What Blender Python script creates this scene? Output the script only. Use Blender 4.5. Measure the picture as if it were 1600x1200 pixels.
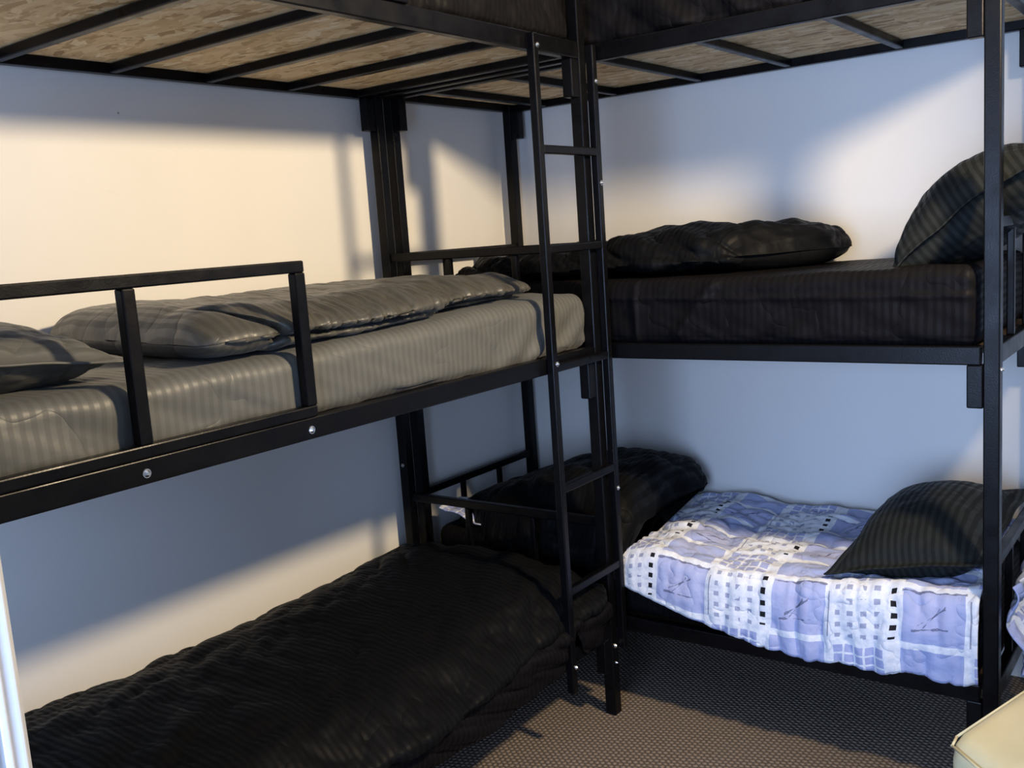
import bpy, bmesh, math, random
import numpy as np
from mathutils import Vector, Matrix, Euler

random.seed(7)
for o in list(bpy.data.objects):
    bpy.data.objects.remove(o, do_unlink=True)
scene = bpy.context.scene
COL = scene.collection

# ------------------------------------------------------------------ camera
cam_d = bpy.data.cameras.new('camera')
cam_d.sensor_width = 36.0
cam_d.lens = 1531.0 * 36.0 / 1600.0
cam_d.clip_start = 0.05
cam = bpy.data.objects.new('camera', cam_d)
cam.location = (2.5752, -3.5459, 1.6335)
cam.rotation_euler = (1.4211, 0.06899, 0.63101)
COL.objects.link(cam)
scene.camera = cam

# ------------------------------------------------------------------ world, daylight, exposure
LAMP_POS = (2.80, -1.47, 2.46)      # mouth of the reflector lamp
LAMP_AIM = (-0.03, -1.55, 1.42)
LAMP_POWER = 345.0
DAY_POWER = 140.0
world = bpy.data.worlds.new('sky')
scene.world = world
world.use_nodes = True
world.node_tree.nodes['Background'].inputs[0].default_value = (0.42, 0.60, 1.0, 1)
world.node_tree.nodes['Background'].inputs[1].default_value = 1.2
day = bpy.data.lights.new('window_daylight', 'AREA')
day.shape = 'RECTANGLE'
day.size, day.size_y = 1.9, 1.6
day.energy = DAY_POWER
day.color = (0.44, 0.62, 1.0)
day_o = bpy.data.objects.new('window_daylight', day)
day_o.location = (2.1, -4.96, 1.25)
day_o.rotation_euler = (math.radians(90), 0, 0)     # shines towards +y, into the room
COL.objects.link(day_o)

vs = scene.view_settings
vs.view_transform = 'Standard'
vs.look = 'None'
vs.exposure = 0.0
vs.gamma = 1.0
vs.use_curve_mapping = False

# ------------------------------------------------------------------ measurements (metres)
BX = 0.927            # left bunk: width along x
BY0, BY1 = -2.97, -0.84   # left bunk: head end, foot end
RX = 2.093            # right bunk: length along x
RY = -0.80            # right bunk: front
PW = 0.04             # post width
Z_UB, Z_UT = 2.157, 2.208
Z_MB, Z_MT = 1.217, 1.2665
Z_LB, Z_LT = 0.28, 0.33
PTOP = 2.62

# ------------------------------------------------------------------ numpy noise
_rng = np.random.RandomState(11)
_perm = np.concatenate([_rng.permutation(256)] * 2)
_grad = _rng.normal(size=(256, 3)); _grad /= np.linalg.norm(_grad, axis=1)[:, None]

def perlin(P):
    P = np.asarray(P, float)
    i = np.floor(P).astype(int); f = P - i
    u = f * f * f * (f * (f * 6 - 15) + 10)
    i &= 255
    out = 0
    for dx in (0, 1):
        for dy in (0, 1):
            for dz in (0, 1):
                h = _perm[_perm[_perm[(i[:, 0] + dx) & 255] + ((i[:, 1] + dy) & 255)] + ((i[:, 2] + dz) & 255)]
                g = _grad[h]
                d = (g * (f - np.array([dx, dy, dz]))).sum(1)
                w = (u[:, 0] if dx else 1 - u[:, 0]) * (u[:, 1] if dy else 1 - u[:, 1]) * (u[:, 2] if dz else 1 - u[:, 2])
                out = out + d * w
    return out * 1.6

def fbm(P, oct=3):
    a, s, o = 1.0, 0.0, np.asarray(P, float)
    for k in range(oct):
        s = s + a * perlin(o + 17.3 * k); o = o * 2.03; a *= 0.5
    return s

def ridge(P, oct=2):
    """creases: sharp valleys between soft swells, about -1 .. 1"""
    a, s, o = 1.0, 0.0, np.asarray(P, float)
    for k in range(oct):
        s = s + a * (2 * np.sqrt(np.abs(perlin(o + 9.1 * k)) + 0.002) - 0.9); o = o * 1.9; a *= 0.5
    return s

def smooth(a, b, x):
    t = np.clip((x - a) / (b - a), 0, 1)
    return t * t * (3 - 2 * t)

# ------------------------------------------------------------------ materials
MATS = {}
def new_mat(name):
    m = bpy.data.materials.new(name); m.use_nodes = True
    nt = m.node_tree
    b = nt.nodes['Principled BSDF']
    MATS[name] = m
    return m, nt, b

class G:
    """small node-expression helper"""
    def __init__(s, nt): s.nt = nt
    def n(s, t, **kw):
        nd = s.nt.nodes.new(t)
        for k, v in kw.items(): setattr(nd, k, v)
        return nd
    def put(s, sock, v):
        if hasattr(v, 'is_output') or isinstance(v, bpy.types.NodeSocket): s.nt.links.new(v, sock)
        else: sock.default_value = v
    def m(s, op, a, b=None, c=None):
        nd = s.n('ShaderNodeMath', operation=op)
        s.put(nd.inputs[0], a)
        if b is not None: s.put(nd.inputs[1], b)
        if c is not None: s.put(nd.inputs[2], c)
        return nd.outputs[0]
    def mix(s, fac, a, b):
        nd = s.n('ShaderNodeMix', data_type='RGBA')
        s.put(nd.inputs[0], fac); s.put(nd.inputs[6], a); s.put(nd.inputs[7], b)
        return nd.outputs[2]
    def uv(s, kind='UV'):
        return s.n('ShaderNodeTexCoord').outputs[kind]
    def sep(s, v):
        nd = s.n('ShaderNodeSeparateXYZ'); s.put(nd.inputs[0], v); return nd.outputs
    def mapped(s, v, scale=(1, 1, 1), rot=(0, 0, 0), loc=(0, 0, 0)):
        nd = s.n('ShaderNodeMapping'); s.put(nd.inputs[0], v)
        nd.inputs[1].default_value = loc; nd.inputs[2].default_value = rot; nd.inputs[3].default_value = scale
        return nd.outputs[0]
    def noise(s, v, scale, detail=2, rough=0.5):
        nd = s.n('ShaderNodeTexNoise'); s.put(nd.inputs['Vector'], v)
        nd.inputs['Scale'].default_value = scale; nd.inputs['Detail'].default_value = detail; nd.inputs['Roughness'].default_value = rough
        return nd.outputs
    def ramp(s, v, stops):
        nd = s.n('ShaderNodeValToRGB'); s.put(nd.inputs[0], v)
        e = nd.color_ramp.elements
        while len(e) < len(stops): e.new(0.5)
        for el, (p, c) in zip(e, stops):
            el.position = p; el.color = c if len(c) == 4 else (*c, 1)
        return nd.outputs[0]
    def bump(s, h, strength, dist, normal=None):
        nd = s.n('ShaderNodeBump'); s.put(nd.inputs['Height'], h)
        nd.inputs['Strength'].default_value = strength; nd.inputs['Distance'].default_value = dist
        if normal is not None: s.put(nd.inputs['Normal'], normal)
        return nd.outputs[0]

def mat_metal():
    m, nt, b = new_mat('black_painted_steel'); g = G(nt)
    co = g.uv('Object')
    n1 = g.noise(co, 60, 3)[0]
    col = g.ramp(n1, [(0.3, (0.0016, 0.0016, 0.0022)), (0.75, (0.003, 0.003, 0.004))])
    chip = g.noise(co, 38, 4, 0.7)[0]
    chipf = g.ramp(chip, [(0.76, (0, 0, 0)), (0.78, (1, 1, 1))])
    geo = g.n('ShaderNodeNewGeometry')
    c2 = g.mix(g.m('MULTIPLY', chipf, 0.5), col, (0.35, 0.34, 0.32, 1))
    g.put(b.inputs['Base Color'], c2)
    r = g.ramp(g.noise(co, 14, 3)[0], [(0.3, (0.26,) * 3), (0.7, (0.40,) * 3)])
    g.put(b.inputs['Roughness'], r)
    b.inputs['Specular IOR Level'].default_value = 0.17
    g.put(b.inputs['Normal'], g.bump(g.noise(co, 220, 2)[0], 0.12, 0.002))

def mat_simple(name, col, rough=0.5, metal=0.0, bump_scale=None, bump=0.1, spec=0.5):
    m, nt, b = new_mat(name); g = G(nt)
    co = g.uv('Object')
    n = g.noise(co, bump_scale or 30, 3)[0]
    c = g.mix(n, (*[x * 0.93 for x in col], 1), (*[min(1, x * 1.06) for x in col], 1))
    g.put(b.inputs['Base Color'], c)
    b.inputs['Roughness'].default_value = rough
    b.inputs['Metallic'].default_value = metal
    b.inputs['Specular IOR Level'].default_value = spec
    if bump_scale: g.put(b.inputs['Normal'], g.bump(n, bump, 0.004))

def mat_wall():
    m, nt, b = new_mat('white_wall_paint'); g = G(nt)
    co = g.uv('Object')
    big = g.noise(co, 1.6, 4, 0.6)[0]
    c = g.ramp(big, [(0.25, (0.77, 0.755, 0.725)), (0.6, (0.80, 0.785, 0.755)), (0.85, (0.79, 0.77, 0.735))])
    # faint scuffs and a few tiny dark nicks in the paint
    sc = g.noise(g.mapped(co, (1, 1, 3.5)), 5.0, 5, 0.7)[0]
    scf = g.ramp(sc, [(0.66, (0, 0, 0)), (0.75, (1, 1, 1))])
    c = g.mix(g.m('MULTIPLY', scf, 0.10), c, (0.55, 0.53, 0.50, 1))
    nick = g.n('ShaderNodeTexVoronoi', feature='F1'); g.put(nick.inputs['Vector'], co); nick.inputs['Scale'].default_value = 1.7
    nf = g.m('LESS_THAN', nick.outputs['Distance'], 0.007)
    c = g.mix(g.m('MULTIPLY', nf, 0.7), c, (0.12, 0.11, 0.10, 1))
    g.put(b.inputs['Base Color'], c)
    b.inputs['Roughness'].default_value = 0.62
    b.inputs['Specular IOR Level'].default_value = 0.3
    g.put(b.inputs['Normal'], g.bump(g.noise(co, 130, 3)[0], 0.10, 0.002))

def mat_osb():
    m, nt, b = new_mat('strand_board'); g = G(nt)
    co = g.uv('Object')
    warp = g.noise(co, 7.0, 2)
    nd = g.n('ShaderNodeVectorMath', operation='MULTIPLY_ADD')
    g.put(nd.inputs[0], warp[1]); nd.inputs[1].default_value = (0.07, 0.07, 0.0); g.put(nd.inputs[2], co)
    v = nd.outputs[0]
    # wood strands in several directions, longer than wide
    cols = []
    for k, (rz, sc) in enumerate(((0.20, (6.5, 34, 1)), (-0.45, (8, 38, 1)), (0.75, (9, 42, 1)), (-1.1, (10, 44, 1)))):
        vo = g.n('ShaderNodeTexVoronoi', feature='F1')
        g.put(vo.inputs['Vector'], g.mapped(v, sc, (0, 0, rz), (k * 3.1, k * 1.7, 0)))
        vo.inputs['Scale'].default_value = 1.0
        cols.append(g.sep(vo.outputs['Color'])[0])
    a = cols[0]
    for k, c_ in enumerate(cols[1:]):
        pick = g.noise(g.mapped(co, (1, 1, 1), (0, 0, 0), (5.0 * k + 2, 1.0, 0)), 9, 3, 0.6)[0]
        a = g.mix(g.ramp(pick, [(0.50, (0, 0, 0)), (0.53, (1, 1, 1))]), a, c_)
    c = g.ramp(a, [(0.0, (0.36, 0.22, 0.095)), (0.12, (0.58, 0.40, 0.20)), (0.5, (0.72, 0.535, 0.30)), (0.85, (0.80, 0.63, 0.39)), (1.0, (0.88, 0.76, 0.54))])
    fib = g.noise(g.mapped(v, (10, 120, 1), (0, 0, 0.25)), 2.0, 3)[0]
    c = g.mix(g.m('MULTIPLY', g.ramp(fib, [(0.55, (0, 0, 0)), (0.75, (1, 1, 1))]), 0.35), c, (0.36, 0.22, 0.10, 1))
    sh = g.n('ShaderNodeTexVoronoi', feature='F1')
    g.put(sh.inputs['Vector'], g.mapped(v, (10, 70, 1), (0, 0, -0.6), (7, 3, 0))); sh.inputs['Scale'].default_value = 0.8
    shf = g.m('MULTIPLY', g.m('LESS_THAN', sh.outputs['Distance'], 0.20), g.m('GREATER_THAN', g.sep(sh.outputs['Color'])[1], 0.72))
    c = g.mix(g.m('MULTIPLY', shf, 0.55), c, (0.26, 0.155, 0.065, 1))
    g.put(b.inputs['Base Color'], c)
    b.inputs['Roughness'].default_value = 0.7
    g.put(b.inputs['Normal'], g.bump(a, 0.35, 0.004))

def mat_carpet():
    m, nt, b = new_mat('brown_loop_carpet'); g = G(nt)
    co0 = g.mapped(g.uv('Object'), (1, 1, 1), (0, 0, 0.62))
    wn = g.noise(co0, 55, 2)
    nd = g.n('ShaderNodeVectorMath', operation='MULTIPLY_ADD')
    g.put(nd.inputs[0], wn[1]); nd.inputs[1].default_value = (0.007, 0.007, 0); g.put(nd.inputs[2], co0)
    co = nd.outputs[0]
    x, y, _ = g.sep(co)
    P = 0.0155
    row = g.m('FLOOR', g.m('DIVIDE', y, P))
    sx = g.m('ADD', g.m('DIVIDE', x, P * 1.25), g.m('MULTIPLY', g.m('MODULO', row, 2.0), 0.5))
    fx = g.m('ABSOLUTE', g.m('SUBTRACT', g.m('FRACT', sx), 0.5))
    fy = g.m('ABSOLUTE', g.m('SUBTRACT', g.m('FRACT', g.m('DIVIDE', y, P)), 0.5))
    d = g.m('SQRT', g.m('ADD', g.m('POWER', g.m('MULTIPLY', fx, 1.75), 2.0), g.m('POWER', g.m('MULTIPLY', fy, 1.75), 2.0)))
    h = g.m('SUBTRACT', 1.0, g.m('MINIMUM', d, 1.0))
    fine = g.noise(co, 420, 2)[0]
    big = g.noise(co, 5, 3)[0]
    c = g.ramp(h, [(0.0, (0.05, 0.040, 0.034)), (0.35, (0.20, 0.160, 0.130)), (0.9, (0.36, 0.295, 0.24))])
    c = g.mix(g.m('MULTIPLY', fine, 0.35), c, (0.14, 0.115, 0.09, 1))
    c = g.mix(g.m('MULTIPLY', big, 0.25), c, (0.20, 0.165, 0.135, 1))
    g.put(b.inputs['Base Color'], c)
    b.inputs['Roughness'].default_value = 0.95
    b.inputs['Specular IOR Level'].default_value = 0.1
    hh = g.m('ADD', h, g.m('MULTIPLY', fine, 0.25))
    g.put(b.inputs['Normal'], g.bump(hh, 0.9, 0.006))

def mat_stripe(name, dark, light, period=0.022, rough=(0.42, 0.60), wr=0.35, wscale=16.0, sheen=0.15, spec=0.05):
    """satin-stripe cotton; stripes run across the uv u direction (metres)"""
    m, nt, b = new_mat(name); g = G(nt)
    uv = g.uv('UV')
    wob = g.noise(uv, 3.0, 2)[0]
    u = g.m('ADD', g.sep(uv)[0], g.m('MULTIPLY', g.m('SUBTRACT', wob, 0.5), 0.03))
    fr = g.m('FRACT', g.m('DIVIDE', u, period))
    st = g.ramp(fr, [(0.0, (0, 0, 0)), (0.06, (1, 1, 1)), (0.5, (1, 1, 1)), (0.56, (0, 0, 0))])
    co = g.uv('Object')
    tone = g.noise(co, 4, 3)[0]
    c = g.mix(st, (*dark, 1), (*light, 1))
    c = g.mix(g.m('MULTIPLY', tone, 0.35), c, (*[0.5 * (p + q) for p, q in zip(dark, light)], 1))
    g.put(b.inputs['Base Color'], c)
    g.put(b.inputs['Roughness'], g.m('ADD', rough[1], g.m('MULTIPLY', st, rough[0] - rough[1])))
    b.inputs['Specular IOR Level'].default_value = spec
    b.inputs['Sheen Weight'].default_value = sheen
    b.inputs['Sheen Roughness'].default_value = 0.4
    w1 = g.noise(g.mapped(co, (1, 1, 0.7)), wscale, 3, 0.55)[0]
    fold = g.m('ABSOLUTE', g.m('SUBTRACT', g.noise(co, wscale * 0.45, 2)[0], 0.5))
    hgt = g.m('ADD', g.m('MULTIPLY', w1, 0.5), g.m('MULTIPLY', g.m('SQRT', fold), 0.9))
    weave = g.noise(uv, 900, 1)[0]
    nrm = g.bump(weave, 0.08, 0.001)
    g.put(b.inputs['Normal'], g.bump(hgt, wr, 0.02, nrm))

def mat_patchwork():
    """printed cotton: lavender squares, dotted panels, small grids, black dots"""
    m, nt, b = new_mat('patchwork_print_cotton'); g = G(nt)
    uv = g.uv('UV')
    wv = g.noise(uv, 5.0, 2)
    wx = g.sep(wv[1])
    U = g.m('DIVIDE', g.m('ADD', g.sep(uv)[0], g.m('MULTIPLY', g.m('SUBTRACT', wx[0], 0.5), 0.03)), 0.385)
    V = g.m('DIVIDE', g.m('ADD', g.sep(uv)[1], g.m('MULTIPLY', g.m('SUBTRACT', wx[1], 0.5), 0.03)), 0.30)
    V = g.m('ADD', V, 0.775 / 0.30 + 0.52); U = g.m('ADD', U, 0.03 - 1.075 / 0.385)
    fu, fv = g.m('FRACT', U), g.m('FRACT', V)
    def rng(x, a, c):   # 1 inside a..c
        return g.m('MULTIPLY', g.m('GREATER_THAN', x, a), g.m('LESS_THAN', x, c))
    def both(a, c): return g.m('MULTIPLY', a, c)
    fib = g.noise(uv, 60, 3, 0.7)[0]
    white = g.ramp(fib, [(0.3, (0.62, 0.66, 0.76)), (0.7, (0.80, 0.82, 0.87))])
    lav = g.ramp(g.noise(uv, 9, 3)[0], [(0.3, (0.31, 0.37, 0.62)), (0.7, (0.43, 0.46, 0.68))])
    grey = (0.33, 0.36, 0.50, 1)
    # lavender blocks: two rows in the first half
    rowA = rng(fv, 0.04, 0.52); rowB = rng(fv, 0.58, 0.97)
    left = rng(fu, 0.03, 0.46)
    c = g.mix(both(left, g.m('MAXIMUM', rowA, rowB)), white, lav)
    # soft inner patch in the sketch square
    c = g.mix(g.m('MULTIPLY', both(rng(fu, 0.12, 0.34), rng(fv, 0.14, 0.40)), 0.35), c, (0.46, 0.46, 0.64, 1))
    # sketch strokes
    def stroke(a, bb, cc, lo, hi, wd):
        ln = g.m('ABSOLUTE', g.m('SUBTRACT', fv, g.m('ADD', g.m('MULTIPLY', fu, a), bb)))
        wob = g.m('MULTIPLY', g.m('SUBTRACT', g.noise(uv, 40, 2)[0], 0.5), 0.05)
        ln = g.m('ABSOLUTE', g.m('ADD', ln, wob))
        return both(g.m('LESS_THAN', ln, wd), rng(fu, lo, hi))
    for a in ((0.9, 0.08, 0, 0.14, 0.34, 0.007), (1.6, -0.10, 0, 0.18, 0.30, 0.007), (0.12, 0.15, 0, 0.10, 0.36, 0.0065), (0.05, 0.50, 0, 0.02, 0.47, 0.008)):
        c = g.mix(g.m('MULTIPLY', stroke(*a), 0.8), c, (0.10, 0.11, 0.19, 1))
    # dotted panel with a column of black squares
    right = rng(fu, 0.52, 0.93)
    du = g.m('FRACT', g.m('MULTIPLY', g.m('SUBTRACT', fu, 0.52), 10.5)); dv = g.m('FRACT', g.m('MULTIPLY', fv, 9.0))
    dot = both(rng(du, 0.3, 0.72), rng(dv, 0.3, 0.72))
    jit = g.m('GREATER_THAN', g.noise(uv, 24, 1)[0], 0.40)
    c = g.mix(both(both(both(right, rowA), dot), jit), c, grey)
    blk = both(both(rng(fu, 0.945, 0.985), rng(dv, 0.28, 0.74)), rng(fv, 0.06, 0.52))
    c = g.mix(blk, c, (0.012, 0.012, 0.016, 1))
    # grid panel of lavender tiles
    gu = g.m('FRACT', g.m('MULTIPLY', g.m('SUBTRACT', fu, 0.52), 12.2)); gv = g.m('FRACT', g.m('MULTIPLY', g.m('SUBTRACT', fv, 0.58), 10.2))
    tile = both(rng(gu, 0.10, 0.90), rng(gv, 0.10, 0.90))
    c = g.mix(both(both(right, rowB), tile), c, (0.36, 0.40, 0.64, 1))
    # dark outline beside the dotted panel
    c = g.mix(g.m('MULTIPLY', both(rng(fu, 0.492, 0.503), rng(fv, 0.05, 0.46)), 0.75), c, (0.14, 0.15, 0.24, 1))
    g.put(b.inputs['Base Color'], c)
    b.inputs['Roughness'].default_value = 0.8
    b.inputs['Specular IOR Level'].default_value = 0.2
    co = g.uv('Object')
    w1 = g.noise(co, 20, 3, 0.55)[0]
    fold = g.m('SQRT', g.m('ABSOLUTE', g.m('SUBTRACT', g.noise(co, 8, 2)[0], 0.5)))
    g.put(b.inputs['Normal'], g.bump(g.m('ADD', g.m('MULTIPLY', w1, 0.5), fold), 0.55, 0.02))

def mat_leather():
    m, nt, b = new_mat('cream_leather'); g = G(nt)
    co = g.uv('Object')
    n = g.noise(co, 7, 3)[0]
    g.put(b.inputs['Base Color'], g.ramp(n, [(0.3, (0.64, 0.56, 0.33)), (0.7, (0.72, 0.63, 0.39))]))
    b.inputs['Roughness'].default_value = 0.42
    vo = g.n('ShaderNodeTexVoronoi', feature='DISTANCE_TO_EDGE'); g.put(vo.inputs['Vector'], co); vo.inputs['Scale'].default_value = 260
    g.put(b.inputs['Normal'], g.bump(vo.outputs['Distance'], 0.12, 0.002))

def mat_emit(name, col, strength):
    m, nt, b = new_mat(name)
    b.inputs['Base Color'].default_value = (0.9, 0.9, 0.88, 1)
    b.inputs['Emission Color'].default_value = (*col, 1)
    b.inputs['Emission Strength'].default_value = strength

def mat_glass():
    m, nt, b = new_mat('window_glass')
    b.inputs['Base Color'].default_value = (0.95, 0.97, 1, 1)
    b.inputs['Transmission Weight'].default_value = 1.0
    b.inputs['Roughness'].default_value = 0.0
    b.inputs['IOR'].default_value = 1.45

mat_metal(); mat_wall(); mat_osb(); mat_carpet(); mat_patchwork(); mat_leather(); mat_glass()
mat_simple('white_gloss_paint', (0.82, 0.83, 0.84), 0.35, 0, 40, 0.05)
mat_simple('door_paint', (0.72, 0.735, 0.76), 0.4, 0, 40, 0.05)
mat_simple('pale_grey_wall_paint', (0.58, 0.57, 0.56), 0.7, 0, 90, 0.06)
mat_simple('ceiling_paint', (0.66, 0.65, 0.64), 0.7, 0, 90, 0.06)
mat_simple('zinc_bolt', (0.75, 0.75, 0.74), 0.25, 1.0, 60, 0.05)
mat_simple('dark_wood', (0.05, 0.032, 0.02), 0.4, 0, 30, 0.1)
mat_simple('dark_cord', (0.02, 0.02, 0.02), 0.6, 0, 30, 0.1)
mat_stripe('grey_stripe_satin', (0.070, 0.071, 0.066), (0.092, 0.093, 0.086), 0.0215, (0.46, 0.58), 0.40, 9, 0.08, 0.40)
mat_stripe('grey_duvet_satin', (0.046, 0.044, 0.037), (0.062, 0.060, 0.051), 0.0215, (0.40, 0.52), 0.40, 11, 0.08, 0.40)
mat_stripe('black_stripe_satin', (0.0042, 0.0040, 0.0048), (0.0068, 0.0063, 0.0070), 0.0215, (0.45, 0.6), 0.45, 12, 0.0)
mat_stripe('black_duvet_satin', (0.0032, 0.0034, 0.0042), (0.0055, 0.0058, 0.0064), 0.0215, (0.45, 0.6), 0.40, 11, 0.0)
mat_stripe('charcoal_stripe_satin', (0.012, 0.0135, 0.0135), (0.022, 0.0245, 0.024), 0.0215, (0.42, 0.58), 0.30, 10, 0.0)
mat_emit('lamp_bulb_glow', (1.0, 0.80, 0.55), 20.0)

# ------------------------------------------------------------------ object helpers
def link(o, parent=None):
    COL.objects.link(o)
    if parent is not None: o.parent = parent
    return o

def thing(name, label, cat, loc=(0, 0, 0), group=None):
    o = bpy.data.objects.new(name, None); o.location = loc
    o.empty_display_size = 0.1
    o['label'] = label; o['category'] = cat
    if group: o['group'] = group
    return link(o)

def tag(o, label, cat, group=None):
    o['label'] = label; o['category'] = cat
    if group: o['group'] = group
    return o

def struct(o, label):
    o['kind'] = 'structure'; o['label'] = label
    return o

def mesh_obj(name, bm, mat, parent=None, smooth_shade=False, loc=(0, 0, 0)):
    me = bpy.data.meshes.new(name)
    bm.normal_update(); bm.to_mesh(me); bm.free()
    me.materials.append(MATS[mat])
    if smooth_shade: me.shade_smooth()
    o = bpy.data.objects.new(name, me); o.location = loc
    return link(o, parent)

def bm_box(bm, lo, hi, bevel=0.0, seg=2):
    c = [(a + b) / 2 for a, b in zip(lo, hi)]; s = [abs(b - a) for a, b in zip(lo, hi)]
    r = bmesh.ops.create_cube(bm, size=1.0)
    vs_ = r['verts']
    for v in vs_: v.co = Vector((c[0] + v.co.x * s[0], c[1] + v.co.y * s[1], c[2] + v.co.z * s[2]))
    if bevel:
        es = list({e for v in vs_ for e in v.link_edges})
        bmesh.ops.bevel(bm, geom=es, offset=bevel, segments=seg, profile=0.5, affect='EDGES')

def box(name, lo, hi, mat, parent=None, bevel=0.0035, off=(0, 0, 0)):
    """box lo..hi in world; OFF: the parent's location"""
    bm = bmesh.new()
    bm_box(bm, [a - b for a, b in zip(lo, off)], [a - b for a, b in zip(hi, off)], bevel)
    return mesh_obj(name, bm, mat, parent)

def bolt(parent, p, axis, r=0.0075, off=(0, 0, 0)):
    """round-head bolt with a washer, its head pointing along AXIS"""
    bm = bmesh.new()
    q = Vector(axis).to_track_quat('Z', 'Y').to_matrix().to_4x4()
    M = Matrix.Translation(Vector(p) - Vector(off)) @ q
    bmesh.ops.create_cone(bm, cap_ends=True, segments=14, radius1=r * 1.25, radius2=r * 1.2, depth=0.002, matrix=M @ Matrix.Translation((0, 0, 0.001)))
    bmesh.ops.create_cone(bm, cap_ends=True, segments=14, radius1=r, radius2=r * 0.45, depth=0.005, matrix=M @ Matrix.Translation((0, 0, 0.0045)))
    o = mesh_obj('bolt', bm, 'zinc_bolt', parent)
    o['label'] = 'shiny zinc bolt head'
    return o

def grid_mesh(name, P, UV, mat, parent=None, closed_u=False, caps=False):
    """P: (n, m, 3) array of points -> quad mesh. closed_u joins the last row (axis 1) to the first."""
    n, m_ = P.shape[:2]
    verts = P.reshape(-1, 3)
    faces, fuv = [], []
    mm = m_ if closed_u else m_ - 1
    for i in range(n - 1):
        for j in range(mm):
            j2 = (j + 1) % m_
            faces.append((i * m_ + j, (i + 1) * m_ + j, (i + 1) * m_ + j2, i * m_ + j2))
    if caps:
        faces.append(tuple(range(m_)))
        faces.append(tuple(reversed([(n - 1) * m_ + j for j in range(m_)])))
    me = bpy.data.meshes.new(name)
    me.from_pydata(verts.tolist(), [], faces)
    uvl = me.uv_layers.new(name='UVMap')
    idx = np.empty(len(me.loops), dtype=np.int64); me.loops.foreach_get('vertex_index', idx)
    uvl.data.foreach_set('uv', UV.reshape(-1, 2)[idx].astype(np.float32).ravel())
    bm = bmesh.new(); bm.from_mesh(me)
    bmesh.ops.recalc_face_normals(bm, faces=bm.faces); bm.to_mesh(me); bm.free()
    me.materials.append(MATS[mat]); me.shade_smooth()
    o = bpy.data.objects.new(name, me)
    return link(o, parent)

def sub_cube(nx, ny, nz):
    """surface points of a subdivided cube, as verts, faces in -1..1"""
    idx, verts, faces = {}, [], []
    def vid(i, j, k):
        key = (i, j, k)
        if key not in idx:
            idx[key] = len(verts); verts.append((2 * i / nx - 1, 2 * j / ny - 1, 2 * k / nz - 1))
        return idx[key]
    for k in (0, nz):
        for i in range(nx):
            for j in range(ny):
                f = [vid(i, j, k), vid(i + 1, j, k), vid(i + 1, j + 1, k), vid(i, j + 1, k)]
                faces.append(f if k else f[::-1])
    for j in (0, ny):
        for i in range(nx):
            for k in range(nz):
                f = [vid(i, j, k), vid(i + 1, j, k), vid(i + 1, j, k + 1), vid(i, j, k + 1)]
                faces.append(f[::-1] if j else f)
    for i in (0, nx):
        for j in range(ny):
            for k in range(nz):
                f = [vid(i, j, k), vid(i, j + 1, k), vid(i, j + 1, k + 1), vid(i, j, k + 1)]
                faces.append(f if i else f[::-1])
    return np.array(verts), faces

def soft_box(name, lo, hi, mat, seg, r, disp, axis=0, rz=None):
    """rounded, wrinkled mattress block; disp(P, N) -> new P. uv: metres along the bed (axis), metres across, unrolled over the edge."""
    lo, hi = np.array(lo, float), np.array(hi, float)
    V, F = sub_cube(*seg)
    c, h = (lo + hi) / 2, (hi - lo) / 2
    rv = np.array([r, r, rz or r])
    # denser towards the edges
    V = np.sign(V) * (1 - (1 - np.abs(V)) ** 1.25)
    P = V * h
    inner = np.clip(P, -(h - rv), h - rv)
    d = (P - inner) / rv
    ln = np.linalg.norm(d, axis=1)[:, None]
    P2 = np.where(ln > 1e-6, inner + d / np.maximum(ln, 1e-6) * np.maximum(np.abs(d).max(1)[:, None], 0) * rv, P)
    N = np.where(ln > 1e-6, d / np.maximum(ln, 1e-6), 0)
    W = P2 + c
    # uv before displacement
    oth = 1 - axis
    a = W[:, axis]; bq = W[:, oth]; dz = hi[2] - W[:, 2]
    V2 = bq + np.where(bq < c[oth], -dz, dz)
    atend = np.abs(V[:, axis]) > 0.999
    U2 = np.where(atend, a + np.sign(V[:, axis]) * dz, a)
    UV = np.stack([U2, V2], 1)
    W = disp(W, N)
    me = bpy.data.meshes.new(name)
    me.from_pydata(W.tolist(), [], F)
    uvl = me.uv_layers.new(name='UVMap')
    idx = np.empty(len(me.loops), dtype=np.int64); me.loops.foreach_get('vertex_index', idx)
    uvl.data.foreach_set('uv', UV[idx].astype(np.float32).ravel())
    me.materials.append(MATS[mat]); me.shade_smooth()
    o = bpy.data.objects.new(name, me)
    return link(o)

# ------------------------------------------------------------------ the room
XL, YB, XR, YF, ZC = -0.03, 0.03, 4.0, -5.0, 3.0
def room_box(name, lo, hi, mat, label):
    return struct(box(name, lo, hi, mat, None, 0.0), label)
room_box('floor', (XL - 0.15, YF - 0.15, -0.1), (XR + 0.15, YB + 0.15, 0.0), 'brown_loop_carpet', 'brown textured loop carpet')
room_box('ceiling', (XL - 0.15, YF - 0.15, ZC), (XR + 0.15, YB + 0.15, ZC + 0.1), 'ceiling_paint', 'pale grey ceiling')
room_box('wall_left', (XL - 0.15, YF, 0), (XL, YB + 0.15, ZC), 'white_wall_paint', 'white painted wall behind the grey bunk')
room_box('wall_back', (XL, YB, 0), (XR, YB + 0.15, ZC), 'white_wall_paint', 'white painted wall behind the black bunk')
room_box('wall_right', (XR, YF, 0), (XR + 0.15, YB + 0.15, ZC), 'pale_grey_wall_paint', 'pale grey painted wall')
WX0, WX1, WZ0, WZ1 = 1.1, 3.1, 0.40, 2.10
bm = bmesh.new()
bm_box(bm, (XL - 0.15, YF - 0.15, 0), (WX0, YF, ZC)); bm_box(bm, (WX1, YF - 0.15, 0), (XR + 0.15, YF, ZC))
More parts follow.
